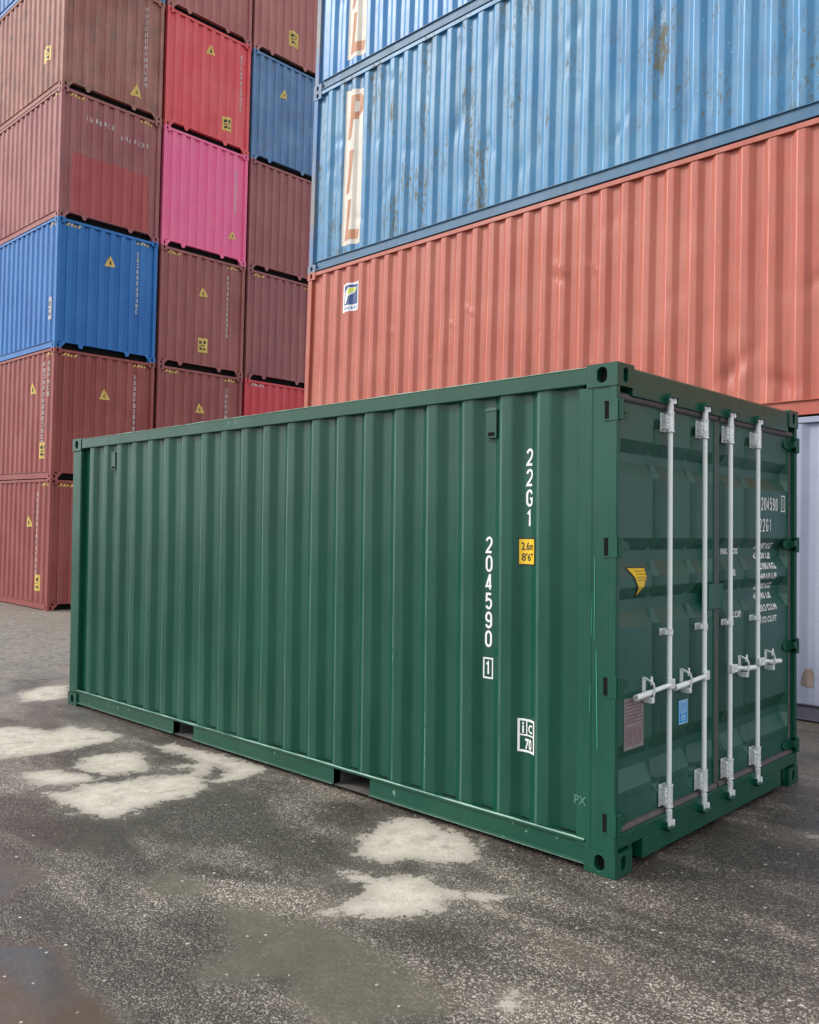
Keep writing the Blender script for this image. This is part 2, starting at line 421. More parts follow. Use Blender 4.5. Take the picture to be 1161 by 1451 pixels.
def hazard(fn, c, u0, n, z, side=1, mat=None):
    P = [[(u0+k*.085, z), (u0+k*.085+.045, z), (u0+k*.085+.08, z+.06), (u0+k*.085+.035, z+.06)] for k in range(n)]
    fn(c, 'hazard_stripes', P, mat or faded_yellow, .004)
def vert_text(fn, c, u, z1, n, mat=None, wd=.055, ht=.10, step=.135):
    fn(c, 'marking_text', strokes(u, z1, n, wd, ht, step, R), mat or worn_white, .003)

HC = 2.896
def basis(c0, c1, c2, p):
    m = Matrix.Identity(4)
    for i in range(3):
        m[i][0] = c0[i]; m[i][1] = c1[i]; m[i][2] = c2[i]; m[i][3] = p[i]
    return m
MLeft = basis((.99988, -.00222, -.01545), (.00216, .99999, -.00369), (.01546, .00366, .99987), (-16.6321, 4.3887, -.1104))
MRight = basis((.99999, -.00385, -.00053), (.00384, .99962, -.02738), (.00064, .02738, .99962), (-8.3854, 4.6831, -.0297))
PW = 2.5217

# ------------------------------------------------------------------ ground
DRY = {'A': [(-3.39, -1.4), (-3.28, -1.23), (-3.41, -1.14), (-3.28, -0.94), (-3.28, -0.76), (-3.15, -0.56), (-3.05, -0.4), (-2.74, -0.57), (-2.63, -0.78), (-2.67, -0.93), (-2.65, -1.11), (-2.57, -1.27), (-2.64, -1.36), (-2.86, -1.42), (-3.15, -1.42)], 'B': [(-3.98, -0.88), (-4.09, -0.7), (-3.91, -0.44), (-3.67, -0.49), (-3.38, -0.68), (-3.43, -0.81), (-3.45, -0.93), (-3.62, -0.98), (-3.81, -0.98)], 'B2': [(-3.92, -1.3), (-3.91, -1.15), (-3.63, -1.0), (-3.48, -0.97), (-3.4, -1.06), (-3.48, -1.27), (-3.54, -1.34), (-3.81, -1.37)], 'C': [(-6.04, -1.25), (-5.48, -0.87), (-5.39, -0.73), (-5.05, -0.6), (-5.14, -0.4), (-4.89, -0.33), (-4.54, -0.25), (-4.34, -0.39), (-4.35, -0.66), (-4.32, -0.86), (-4.38, -1.08), (-4.42, -1.27), (-4.57, -1.71)], 'C2': [(-6.92, -0.14), (-7.15, 0.22), (-7.06, 0.47), (-6.38, 0.16), (-6.34, -0.06), (-6.44, -0.3)], 'D': [(-3.97, -0.26), (-3.95, -0.08), (-3.73, -0.09), (-3.52, -0.03), (-3.36, -0.01), (-3.12, 0.01), (-2.8, -0.0), (-2.74, -0.26), (-2.73, -0.44), (-2.83, -0.48), (-3.03, -0.24), (-3.18, -0.26), (-3.33, -0.28), (-3.58, -0.24), (-3.76, -0.28)], 'D2': [(-3.43, -0.52), (-3.32, -0.34), (-3.3, -0.18), (-3.08, -0.29), (-3.01, -0.48), (-3.08, -0.55), (-3.19, -0.41)], 'E': [(-1.32, -0.55), (-1.37, -0.4), (-1.46, -0.14), (-1.34, -0.02), (-0.96, -0.04), (-0.82, -0.05), (-0.72, -0.19), (-0.64, -0.34), (-0.72, -0.47), (-0.9, -0.52), (-0.96, -0.63), (-1.02, -0.71), (-1.14, -0.68)], 'F': [(-1.05, -0.94), (-1.0, -0.86), (-0.87, -0.82), (-0.8, -0.76), (-0.74, -0.62), (-0.67, -0.6), (-0.61, -0.7), (-0.43, -0.63), (-0.26, -0.53), (-0.27, -0.69), (-0.39, -0.67), (-0.43, -0.78), (-0.37, -0.86), (-0.41, -1.0), (-0.52, -1.15), (-0.73, -1.26), (-0.75, -1.14), (-0.75, -1.0), (-0.85, -0.92), (-0.97, -0.98)], 'G': [(0.28, -1.36), (0.28, -1.23), (0.4, -1.24), (0.36, -1.3)], 'H': [(0.44, 1.33), (0.52, 1.48), (0.56, 1.35)]}
WET = {'P1': [(-2.56, -2.25), (-2.38, -2.06), (-2.28, -1.99), (-2.18, -1.92), (-1.99, -1.99), (-1.9, -2.14), (-1.85, -2.26), (-1.94, -2.45)], 'P2': [(-1.72, -2.52), (-1.5, -2.39), (-1.44, -2.33), (-1.22, -2.25), (-0.94, -2.28), (-0.7, -2.29), (-0.51, -2.3), (-0.32, -2.34), (-0.81, -2.82), (-1.5, -3.0), (-2.0, -2.75)], 'P3': [(-1.7, -1.69), (-1.7, -1.5), (-1.42, -1.41), (-1.25, -1.48), (-1.28, -1.62), (-1.45, -1.74)], 'P4': [(-1.12, -1.57), (-0.96, -1.41), (-0.59, -1.39), (-0.46, -1.34), (-0.24, -1.35), (-0.09, -1.39), (-0.02, -1.51), (-0.1, -1.58), (-0.21, -1.7), (-0.39, -1.77), (-0.48, -1.89), (-0.6, -2.01), (-0.68, -2.02), (-0.74, -1.92), (-0.75, -1.77), (-0.92, -1.67)], 'P5': [(-0.87, -1.4), (-0.74, -1.34), (-0.42, -1.33), (-0.19, -1.32), (0.02, -1.36), (0.16, -1.35), (0.2, -1.42), (0.16, -1.58), (0.02, -1.89), (-0.28, -1.86)]}
def sdist(X, Y, polys):
    best = np.full(X.shape, -9.)
    for P in polys:
        d = np.full(X.shape, 9.); ins = np.zeros(X.shape, bool); n = len(P)
        for i in range(n):
            x0, y0 = P[i]; x1, y1 = P[(i+1) % n]; ex, ey = x1-x0, y1-y0
            t = np.clip(((X-x0)*ex+(Y-y0)*ey)/(ex*ex+ey*ey+1e-12), 0, 1)
            d = np.minimum(d, np.hypot(X-x0-t*ex, Y-y0-t*ey))
            c_ = ((y0 > Y) != (y1 > Y)) & (X < ex*(Y-y0)/(ey if abs(ey) > 1e-9 else 1e-9)+x0)
            ins ^= c_
        best = np.maximum(best, np.where(ins, d, -d))
    return np.clip(best, -.5, .5)
def gheight(X, Y):
    """level round the green container, falling gently to where the two stacks stand"""
    sm = lambda t: np.clip(t, 0, 1)**2*(3-2*np.clip(t, 0, 1))
    hr = -.0297-.0274*(Y-4.6831)
    hl = -.1104-.01545*(X+16.63)-.0037*(Y-4.39)
    wl = sm((-9.5-X)/3.5)                      # towards the left stack
    wr = sm((Y-2.9)/1.5)*(1-wl)
    far = sm((np.hypot(X+6, Y-2)-24)/20)
    return ((hl)*wl+(hr)*wr)*(1-far)+far*(-.12)-.003
def axis(lo, hi, st, far):
    a = list(np.arange(lo, hi+1e-6, st)); s_ = st; x = a[-1]
    while x < far: s_ *= 1.22; x += s_; a.append(x)
    s_ = st; x = a[0]
    while x > -far: s_ *= 1.22; x -= s_; a.insert(0, x)
    return np.array(a)
gx = axis(-8.0, 1.7, .03, 600); gy = axis(-3.2, 2.2, .03, 600)
X, Y = np.meshgrid(gx, gy); Z = gheight(X, Y)
nx_, ny_ = len(gx), len(gy)
me = bpy.data.meshes.new('ground')
idx = np.arange(nx_*ny_).reshape(ny_, nx_)
faces = np.stack([idx[:-1, :-1], idx[:-1, 1:], idx[1:, 1:], idx[1:, :-1]], -1).reshape(-1, 4)
me.vertices.add(nx_*ny_); me.vertices.foreach_set('co', np.stack([X, Y, Z], -1).ravel())
me.loops.add(faces.size); me.loops.foreach_set('vertex_index', faces.ravel())
me.polygons.add(len(faces)); me.polygons.foreach_set('loop_start', np.arange(len(faces))*4); me.polygons.foreach_set('loop_total', np.full(len(faces), 4))
me.update(calc_edges=True)
me.polygons.foreach_set('use_smooth', [True]*len(faces))
for nm, P in (('dry', DRY), ('wet', WET)):
    at = me.attributes.new(nm, 'FLOAT', 'POINT'); at.data.foreach_set('value', sdist(X, Y, list(P.values())).ravel())
go = bpy.data.objects.new('ground', me); C.objects.link(go); go['kind'] = 'structure'

def ground_mat():
    m, t, b = newmat('damp yard asphalt'); q = N(t)
    v = q.coord()
    A = lambda n: q.n('ShaderNodeAttribute', attribute_name=n).outputs['Fac']
    big = q.noise(v, .55, 5, .6, .3); mid = q.noise(v, 2.6, 6, .62, .4); fine = q.noise(v, 34, 4, .7); edge = q.noise(v, 9, 7, .72)
    # aggregate
    def vor(scale, off):
        o = q.n('ShaderNodeTexVoronoi'); q.l(q.coord((1, 1, 1), off), o.inputs['Vector']); o.inputs['Scale'].default_value = scale; return o
    v1 = vor(112, (0, 0, 0)); v2 = vor(190, (3, 1, 0)); v3 = vor(36, (5, 7, 0))
    sep = lambda o: (lambda s_: (q.l(o.outputs['Color'], s_.inputs[0]), s_.outputs)[1])(q.n('ShaderNodeSeparateColor'))
    c1 = sep(v1); c2 = sep(v2); c3 = sep(v3)
    str_ = q.noise(q.coord((.55, 1.5, 1), (9, 3, 0)), 1.5, 6, .6, .5)
    dampm = q.step(q.math('ADD', q.math('MULTIPLY', big, .4), q.math('MULTIPLY', str_, .6)), .45, .63)
    silt = q.step(q.noise(q.coord((.7, 1.2, 1), (2, 8, 0)), 1.3, 6, .62, .4), .51, .61)
    film = q.mix(dampm, (.046, .037, .028), (.100, .082, .064))
    film = q.mix(q.math('MULTIPLY', q.step(mid, .5, .7), .35), film, (.125, .088, .068))
    stone = q.mix(c1[0], (.024, .020, .017), q.mix(dampm, (.105, .088, .070), (.29, .240, .19)))
    stone2 = q.mix(c2[0], (.020, .017, .014), q.mix(dampm, (.11, .092, .074), (.26, .215, .17)))
    st = q.mix(.5, stone, stone2)
    st = q.mix(q.step(c1[1], .84, .89), st, q.mix(dampm, (.20, .175, .145), (.54, .47, .385)))
    st = q.mix(q.step(c2[1], .90, .93), st, q.mix(dampm, (.19, .165, .14), (.60, .54, .47)))
    keep = q.math('SUBTRACT', .90, q.math('MULTIPLY', silt, .50))
    base = q.mix(keep, film, st)
    base = q.mix(q.math('MULTIPLY', q.step(c3[1], .985, .99), q.step(v3.outputs['Distance'], .38, .2)), base, (.58, .54, .48))
    # dustier, paler ground away towards the stacks
    geo = q.n('ShaderNodeSeparateXYZ'); q.l(q.coord(kind='Object'), geo.inputs[0])
    dust = q.math('MULTIPLY', q.step(q.math('MULTIPLY', geo.outputs[0], -1.), 4.0, 7.5), q.step(mid, .30, .62))
    base = q.mix(q.math('MULTIPLY', dust, .6), base, q.mix(fine, (.19, .17, .15), (.34, .31, .28)))
    dust2 = q.math('MULTIPLY', q.step(geo.outputs[1], 2.2, 3.4), q.step(mid, .3, .6))
    gr = q.step(geo.outputs[0], -7.0, -9.5)                     # loose gravel towards the left stack
    gcol = q.mix(q.step(q.noise(v, 11, 6, .8), .38, .62), (.085, .075, .065), (.36, .33, .29))
    base = q.mix(q.math('MULTIPLY', gr, .6), base, gcol)
    base = q.mix(q.math('MULTIPLY', dust2, .7), base, q.mix(fine, (.15, .12, .085), (.28, .235, .18)))
    # dry pale patches
    en = q.math('MULTIPLY', q.math('SUBTRACT', edge, .5), .42)
    en2 = q.math('MULTIPLY', q.math('SUBTRACT', fine, .5), .05)
    dsum = q.math('ADD', q.math('ADD', A('dry'), en), en2)
    dsum = q.math('SUBTRACT', dsum, q.math('MULTIPLY', c1[0], .035))
    dm = q.step(dsum, -.024, .008)
    halo = q.step(dsum, -.16, .03)
    base = q.mix(q.math('MULTIPLY', halo, .30), base, (.30, .265, .225))
    dcol = q.mix(q.step(edge, .35, .7), (.66, .60, .51), (.45, .40, .33))
    dcol = q.mix(q.math('MULTIPLY', q.step(q.noise(v, 5.5, 6, .7, .6), .52, .66), .55), dcol, (.28, .245, .20))
    dcol = q.mix(q.math('MULTIPLY', q.step(c2[1], .55, .9), .35), dcol, (.24, .215, .19))
    base = q.mix(q.math('MULTIPLY', dm, .93), base, dcol)
    base = q.mix(q.math('MULTIPLY', q.math('SUBTRACT', 1., q.step(dsum, .0, .10)), q.math('MULTIPLY', dm, .45)), base, (.21, .18, .145))
    # silty shallow water
    wm = q.step(q.math('ADD', A('wet'), q.math('MULTIPLY', q.math('SUBTRACT', mid, .5), .30)), -.06, .09)
    wcol = q.mix(q.step(edge, .3, .7), (.105, .090, .066), (.140, .120, .092))
    wcol = q.mix(q.step(geo.outputs[1], -2.3, -1.95), q.mix(edge, (.080, .068, .054), (.115, .096, .078)), wcol)
    wcol = q.mix(q.math('MULTIPLY', q.step(c3[1], .96, .97), q.step(v3.outputs['Distance'], .30, .15)), wcol, (.5, .46, .4))
    base = q.mix(q.math('MULTIPLY', wm, q.math('SUBTRACT', .93, q.math('MULTIPLY', q.step(geo.outputs[1], -2.3, -1.95), .22))), base, wcol)
    q.l(base, b.inputs['Base Color'])
    rg = q.mix(dampm, (.27,)*3, (.52,)*3); rg = q.mix(dm, rg, (.9,)*3); rg = q.mix(q.step(geo.outputs[0], -4.5, -8.), rg, (.8,)*3)
    rg = q.mix(wm, rg, q.mix(q.step(geo.outputs[1], -2.3, -1.95), q.mix(q.step(edge, .4, .62), (.05,)*3, (.14,)*3), (.36,)*3))
    q.l(rg, b.inputs['Roughness'])
    inv = q.math('SUBTRACT', 1., wm)
    b.inputs['Specular IOR Level'].default_value = .5
    hgt = q.math('ADD', q.math('MULTIPLY', v1.outputs['Distance'], -1.), q.math('MULTIPLY', v2.outputs['Distance'], -.5))
    st = q.math('MULTIPLY', q.math('MULTIPLY', inv, keep), q.math('SUBTRACT', .85, q.math('MULTIPLY', dm, .6)))
    h1 = q.bump(hgt, st, .006)
    h2 = q.bump(edge, q.math('MULTIPLY', inv, .12), .02, h1)
    q.l(h2, b.inputs['Normal'])
    return m
me.materials.append(ground_mat())

# loose grit lying on the yard
def pebbles():
    mb = MB()
    for k in range(260):
        x = R.uniform(-7, 1.4); y = R.uniform(-2.6, 1.6)
        if -6.1 < x < .05 and y > -.03: continue
        r = R.choice((.003, .003, .004, .005, .008)); a = [R.uniform(.7, 1.2) for _ in range(8)]
        z = float(gheight(np.array(x), np.array(y)))
        top = [(x+r*math.cos(i*1.0472)*a[i], y+r*math.sin(i*1.0472)*a[i], z+r*.35) for i in range(6)]
        cap = (x+r*.1, y, z+r*a[6]); low = [(x+(px-x)*.8, y+(py-y)*.8, z-.001) for px, py, _ in top]
        for i in range(6):
            j = (i+1) % 6; mb.face([top[i], top[j], cap]); mb.face([low[i], low[j], top[j], top[i]])
    o = mb.build('grit', plain('loose pale grit', (.42, .39, .35), .8, var=.6, scale=60), fix=False)
    o['kind'] = 'stuff'; o['label'] = 'pale loose grit scattered over the damp asphalt'; o['category'] = 'grit'
pebbles()

# ------------------------------------------------------------------ the two stacks
maroon = dict(streak=.35, grime=.22, rust=.05, rough=.5)
P_ = {
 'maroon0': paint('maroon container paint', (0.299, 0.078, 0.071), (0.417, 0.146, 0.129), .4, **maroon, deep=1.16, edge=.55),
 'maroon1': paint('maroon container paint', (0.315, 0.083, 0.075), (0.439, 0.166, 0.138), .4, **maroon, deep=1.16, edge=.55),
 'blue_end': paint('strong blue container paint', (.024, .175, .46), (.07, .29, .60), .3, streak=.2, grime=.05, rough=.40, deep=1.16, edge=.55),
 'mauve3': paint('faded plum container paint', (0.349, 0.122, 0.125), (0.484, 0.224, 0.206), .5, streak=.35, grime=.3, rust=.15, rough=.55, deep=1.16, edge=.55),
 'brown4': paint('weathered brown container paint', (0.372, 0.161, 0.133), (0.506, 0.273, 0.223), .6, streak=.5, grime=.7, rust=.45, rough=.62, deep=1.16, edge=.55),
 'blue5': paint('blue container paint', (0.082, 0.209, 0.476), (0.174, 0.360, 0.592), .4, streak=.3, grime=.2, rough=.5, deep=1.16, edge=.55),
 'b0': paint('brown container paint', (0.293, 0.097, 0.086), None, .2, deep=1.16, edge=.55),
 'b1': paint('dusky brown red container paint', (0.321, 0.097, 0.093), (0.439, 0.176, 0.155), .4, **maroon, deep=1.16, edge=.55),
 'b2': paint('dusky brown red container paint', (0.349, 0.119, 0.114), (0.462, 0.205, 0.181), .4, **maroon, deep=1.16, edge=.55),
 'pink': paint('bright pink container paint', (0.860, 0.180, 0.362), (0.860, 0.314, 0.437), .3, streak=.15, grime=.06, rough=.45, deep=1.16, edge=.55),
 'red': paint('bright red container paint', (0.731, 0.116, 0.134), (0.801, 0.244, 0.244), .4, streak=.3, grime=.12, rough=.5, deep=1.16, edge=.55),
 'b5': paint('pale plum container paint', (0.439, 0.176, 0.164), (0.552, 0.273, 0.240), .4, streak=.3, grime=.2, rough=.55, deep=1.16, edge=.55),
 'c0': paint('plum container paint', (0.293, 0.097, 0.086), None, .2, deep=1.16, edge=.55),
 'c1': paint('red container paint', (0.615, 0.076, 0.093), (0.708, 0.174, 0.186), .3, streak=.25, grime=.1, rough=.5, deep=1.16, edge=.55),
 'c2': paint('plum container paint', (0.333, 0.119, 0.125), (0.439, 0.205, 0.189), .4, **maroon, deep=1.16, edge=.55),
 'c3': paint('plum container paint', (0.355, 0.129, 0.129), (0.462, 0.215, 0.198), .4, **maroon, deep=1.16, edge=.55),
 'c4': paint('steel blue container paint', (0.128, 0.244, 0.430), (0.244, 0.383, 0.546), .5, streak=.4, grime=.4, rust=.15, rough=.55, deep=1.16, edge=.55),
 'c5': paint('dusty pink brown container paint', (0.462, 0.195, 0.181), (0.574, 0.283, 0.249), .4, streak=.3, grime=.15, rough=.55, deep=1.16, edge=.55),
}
L40 = 12.192
def left(col, tier, mat, label, **k):
    M = MLeft @ Matrix.Translation((0, col*PW, tier*HC))
    return stack_container(M, L40, HC, mat, label, -.375, .274, nz=12, **k)
spec = [
 (0, 0, 'maroon0', 'maroon container standing on the ground at the outer corner of the tall left stack'),
 (0, 1, 'maroon1', 'maroon container directly under the bright blue one at the left stack corner'),
 (0, 2, 'blue_end', 'bright blue container with yellow triangle on its end at the left stack corner'),
 (0, 3, 'mauve3', 'faded plum container with a red repainted patch, resting on the bright blue one'),
 (0, 4, 'brown4', 'grimy weathered brown container above the one with the red repainted patch'),
 (0, 5, 'blue5', 'dark blue container at the very top of the left stack corner, mostly out of frame'),
 (1, 0, 'b0', 'brown ground level container in the second column, hidden behind the green container'),
 (1, 1, 'b1', 'brown red container just above the green one, second column, yellow triangle on its end'),
 (1, 2, 'b2', 'brown red container under the pink one, with yellow triangle and yellow label'),
 (1, 3, 'pink', 'bright pink container in the second column of the left stack'),
 (1, 4, 'red', 'bright red container resting on the pink one, yellow label low on its end'),
 (1, 5, 'b5', 'pale plum container above the bright red one at the top of the frame'),
 (2, 0, 'c0', 'plum ground level container in the third column, hidden behind the green container'),
 (2, 1, 'c1', 'red container just showing above the green roof beside the salmon container'),
 (2, 2, 'c2', 'plum container resting on the red one in the narrow third column'),
 (2, 3, 'c3', 'plum container directly under the steel blue one in the third column'),
 (2, 4, 'c4', 'steel blue container in the third column with small pale triangle on its end'),
 (2, 5, 'c5', 'dusty pink brown container with yellow label, above the steel blue one'),
]
K = {}
for col, tier, mt, lab in spec:
    K[col, tier] = left(col, tier, P_[mt], lab)
def Y_(col, y): return y-col*PW
# end markings, positions read off the photograph in stack coordinates
def zt_(tier, z): return z-tier*HC
triangle(on_end, K[0, 2], 1.25, zt_(2, 7.96)); vert_text(on_end, K[0, 2], 1.95, 2.55, 11)
triangle(on_end, K[0, 1], 1.20, zt_(1, 4.89)); vert_text(on_end, K[0, 1], 1.96, 2.55, 12)
triangle(on_end, K[1, 2], Y_(1, 3.73), zt_(2, 7.78)); label_(on_end, K[1, 2], Y_(1, 3.75), zt_(2, 6.44)); vert_text(on_end, K[1, 2], Y_(1, 4.47), 2.55, 12)
triangle(on_end, K[1, 1], Y_(1, 3.72), zt_(1, 4.86)); vert_text(on_end, K[1, 1], Y_(1, 4.50), 2.55, 12)
triangle(on_end, K[1, 4], Y_(1, 3.76), zt_(4, 13.9)); label_(on_end, K[1, 4], Y_(1, 4.30), zt_(4, 12.21)); vert_text(on_end, K[1, 4], Y_(1, 4.70), 2.55, 11)
vert_text(on_end, K[1, 3], Y_(1, 4.6), 2.45, 9); triangle(on_end, K[1, 3], Y_(1, 4.54), zt_(3, 9.41), .22)
triangle(on_end, K[2, 4], Y_(2, 6.08), zt_(4, 13.64), .26); label_(on_end, K[2, 5], Y_(2, 6.37), zt_(5, 15.26), .32, .42)
vert_text(on_end, K[0, 4], 2.0, 2.6, 13, step=.15); triangle(on_end, K[0, 4], 1.78, zt_(4, 12.12), .3)
for (c_, t_) in ((0, 0), (0, 1), (0, 2), (1, 1), (1, 2), (0, 3), (2, 2)):
    hazard(on_end, K[c_, t_], .2, 4, HC-.16); hazard(on_end, K[c_, t_], 1.9, 4, HC-.16)
hazard(on_end, K[2, 1], .2, 5, HC-.16, mat=worn_white)
# row of worn white lettering across the plum end, and its red repaint
P = []
for k in range(15):
    u = .62+k*.105+R.uniform(-.01, .01); z = 2.42-(.16 if k > 6 else 0)
    if k == 7: on_end(K[0, 3], 'marking_text', P, worn_white, .003); P = []; continue
    P += strokes(u, z, 1, .045, .10, .2, R)
on_end(K[0, 3], 'marking_text', P, worn_white, .003)
red_patch = paint('red repaint over plum', (.40, .075, .075), (.44, .13, .12), .4, streak=.3, grime=.12, rough=.55)
on_end(K[0, 3], 'repainted_patch', [rect(.27, 2.20, .17, 1.52)], red_patch, .0025)
# markings on the long side of the corner column
vert_text(on_side, K[0, 2], -.40, 2.45, 16); label_(on_side, K[0, 2], -.35, .9, .16, .5, worn_white)
vert_text(on_side, K[0, 1], -.55, 2.62, 14); vert_text(on_side, K[0, 1], -.30, 2.62, 6); triangle(on_side, K[0, 1], -1.13, 2.08, .28); label_(on_side, K[0, 1], -.52, .64)
vert_text(on_side, K[0, 0], -.75, 2.62, 14); vert_text(on_side, K[0, 0], -.40, 2.45, 7); triangle(on_side, K[0, 0], -1.13, 1.95, .28); label_(on_side, K[0, 0], -.63, .58)
label_(on_side, K[0, 4], -.91, 1.0, .34, .34)
for t_ in (0, 1, 2, 3): hazard(on_side, K[0, t_], -.52, 4, HC-.15)

def rightc(tier, mat, label, **k):
    M = MRight @ Matrix.Translation((L40, 0, tier*HC))
    return stack_container(M, L40, HC, mat, label, 5.05-L40-.015, .2755, nz=80, **k)
def rdents(n, amp, zlo=.3, zhi=2.6, seed=1):
    q = random.Random(seed)
    return [(-L40+q.uniform(.4, 9.5), q.uniform(zlo, zhi), q.uniform(.35, 1)*amp*q.choice((1, 1, -.4)), q.uniform(.05, .16), q.uniform(.08, .30), q.uniform(-.9, .9)) for _ in range(n)]
lav = paint('pale lavender grey container paint', (.31, .34, .45), (.39, .42, .51), .4, streak=.25, grime=.15, rust=.02, rough=.5)
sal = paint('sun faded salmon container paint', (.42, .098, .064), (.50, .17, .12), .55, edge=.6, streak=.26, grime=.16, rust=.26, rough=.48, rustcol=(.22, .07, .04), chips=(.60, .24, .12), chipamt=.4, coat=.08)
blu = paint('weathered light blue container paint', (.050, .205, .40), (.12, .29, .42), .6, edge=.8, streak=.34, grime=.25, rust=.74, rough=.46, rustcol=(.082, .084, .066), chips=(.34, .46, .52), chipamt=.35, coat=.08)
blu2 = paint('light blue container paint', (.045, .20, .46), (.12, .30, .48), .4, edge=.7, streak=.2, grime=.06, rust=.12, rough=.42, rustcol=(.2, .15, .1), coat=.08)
blupost = paint('rubbed blue post paint', (.07, .21, .45), (.26, .22, .17), .9, streak=.4, grime=.4, rust=.55, rough=.55, rustcol=(.27, .20, .14))
railb = paint('shade darkened blue rail paint', (.055, .145, .25), (.09, .19, .29), .4, streak=.3, grime=.3, rough=.5)  # wall blue darkened, so the set-back rail's shade is in the colour
c0 = rightc(0, lav, 'pale lavender grey container on the ground beyond the green doors', railmat=paint('dark grey rail paint', (.10, .10, .13), rough=.5))
sd_ = [(-L40+4.78, 2.0, -.030, .030, .10, .9), (-L40+4.72, 1.92, .022, .035, .10, .9), (-L40+5.2, 1.95, -.022, .028, .07, .8), (-L40+3.35, 1.75, -.024, .03, .08, .9), (-L40+3.05, 1.62, -.016, .03, .05, 1.2), (-L40+1.9, 1.7, -.014, .03, .05, .9), (-L40+6.9, .55, .03, .12, .16, -.8), (-L40+7.4, .35, .03, .14, .12, .7)]
c1 = rightc(1, sal, 'salmon red container behind the green roof, above the lavender one', dents=sd_+rdents(14, .012, seed=3), wob=.002)
c2 = rightc(2, blu, 'scuffed light blue container with full vertical letter panel, above the salmon one', dents=rdents(60, .016, seed=5), wob=.003, railmat=railb, postmat=blupost)
c3 = rightc(3, blu2, 'upper light blue container with cut off letter panel at the top of the frame', dents=rdents(14, .009, seed=9), wob=.002, railmat=railb, postmat=blupost)

panel_white = paint('cream letter panel paint', (.66, .61, .53), (.80, .77, .72), .4, streak=.2, grime=.18, rust=.03, rough=.55)
letter_m = paint('faded orange red letter paint', (.48, .19, .095), (.60, .38, .25), .7, streak=.3, grime=.1, rough=.55)
def letters(c):
    o = -L40
    on_side(c, 'letter_panel', [[(o+.74, .29), (o+1.18, .25), (o+1.15, 2.62), (o+.745, 2.70)]], panel_white, .003)
    # slanted P, I and L one above the other, as worn strokes
    S_ = [[(o+.80, 1.92), (o+.905, 1.92), (o+.985, 2.56), (o+.88, 2.57)], [(o+.985, 2.46), (o+1.05, 2.46), (o+1.06, 2.57), (o+.985, 2.56)], [(o+1.03, 2.24), (o+1.12, 2.30), (o+1.14, 2.50), (o+1.06, 2.57), (o+1.05, 2.46)],
          [(o+.945, 2.19), (o+1.03, 2.19), (o+1.03, 2.30), (o+.957, 2.30)],
          [(o+.80, 1.08), (o+.90, 1.08), (o+.975, 1.72), (o+.875, 1.72)],
          [(o+.80, .36), (o+.905, .50), (o+.955, .96), (o+.865, .96)], [(o+.80, .36), (o+1.09, .34), (o+1.115, .48), (o+.905, .50)]]
    on_side(c, 'panel_letters', S_, letter_m, .006)
letters(c2); letters(c3)
# small square badge on the salmon side: white plate, blue field, yellow and white swoosh
o = -L40; zz = HC
on_side(c1, 'badge_plate', [rect(o+.81, o+1.18, 5.05-zz-.01, 5.47-zz)], plain('badge white', (.80, .80, .80), .5, var=.1), .003)
on_side(c1, 'badge_field', [rect(o+.85, o+1.14, 5.14-zz, 5.44-zz)], plain('badge navy blue', (.03, .06, .22), .45, var=.1), .006)
on_side(c1, 'badge_swoosh', [[(o+.89, 5.16-zz), (o+.92, 5.16-zz), (o+.96, 5.27-zz), (o+1.09, 5.33-zz), (o+1.12, 5.39-zz), (o+.96, 5.40-zz), (o+.90, 5.33-zz)]], plain('badge pale', (.75, .78, .70), .5, var=.05), .009)
on_side(c1, 'badge_swoosh', [[(o+.93, 5.30-zz), (o+1.08, 5.345-zz), (o+1.10, 5.385-zz), (o+.97, 5.385-zz)]], plain('badge yellow green', (.55, .62, .05), .5, var=.05), .012)
on_side(c1, 'badge_lettering', [rect(o+.85+k*.05, o+.882+k*.05, 5.07-zz, 5.11-zz) for k in range(6)], plain('badge blue print', (.25, .28, .5), .5, var=.05), .006)
# rubbed rusty square low on the lavender side
on_side(c0, 'rust_patch', [[(o+7.60, .34), (o+7.66, .31), (o+7.71, .33), (o+7.715, .44), (o+7.69, .50), (o+7.63, .49), (o+7.61, .42)]], paint('rust stain', (.24, .165, .12), (.36, .31, .31), .9, streak=.7, grime=.5, rust=.6, rough=.7), .003)

# ------------------------------------------------------------------ the green container
Lg, Wg, Hg = 6.058, 2.438, 2.591
gp = dict(streak=.25, grime=.02, rough=.29, spec=.42)
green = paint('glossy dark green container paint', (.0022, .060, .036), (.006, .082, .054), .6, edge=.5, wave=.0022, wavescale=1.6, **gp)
green_frame = paint('dark green frame paint', (.003, .066, .038), (.008, .088, .056), .5, **gp)
green_rail = paint('dark green rail paint with scuffs', (.003, .060, .034), (.008, .082, .050), .5, rust=.0, chips=(.20, .34, .28), chipamt=.35, **gp)
green_door = paint('dark green door paint', (.003, .072, .047), (.010, .096, .067), .5, wave=.0010, **{**gp, 'rough': .40, 'spec': .65})
pale_edge = paint('rubbed and shining pale green edge', (.16, .34, .26), (.40, .52, .45), .8, streak=.6, grime=.1, rough=.5)
galv = paint('galvanised and white painted steel', (.84, .88, .85), (.88, .90, .88), .4, streak=.12, grime=.08, rough=.36)
galv_cast = plain('cast galvanised steel', (.84, .87, .87), .36, metal=.25, var=.55, scale=55, bump=.004)
rubber = plain('grey rubber door seal', (.10, .086, .086), .6, var=.4, scale=9)
T = empty('shipping_container', Matrix.Identity(4), 'dark green container standing alone in the foreground with silver door rods', 'shipping container')
xb = [-.485, -.740, -1.020, -1.307, -1.585, -1.864, -2.134, -2.400, -2.676, -2.961, -3.236, -3.509, -3.789, -4.084, -4.363, -4.633, -4.917, -5.190, -5.447, -5.717]
xb = sorted(x-.012 for x in xb)
gb = wave_bps(xb, -5.885, -.232, .074, .066, .07, .018, .054, ch=.014)
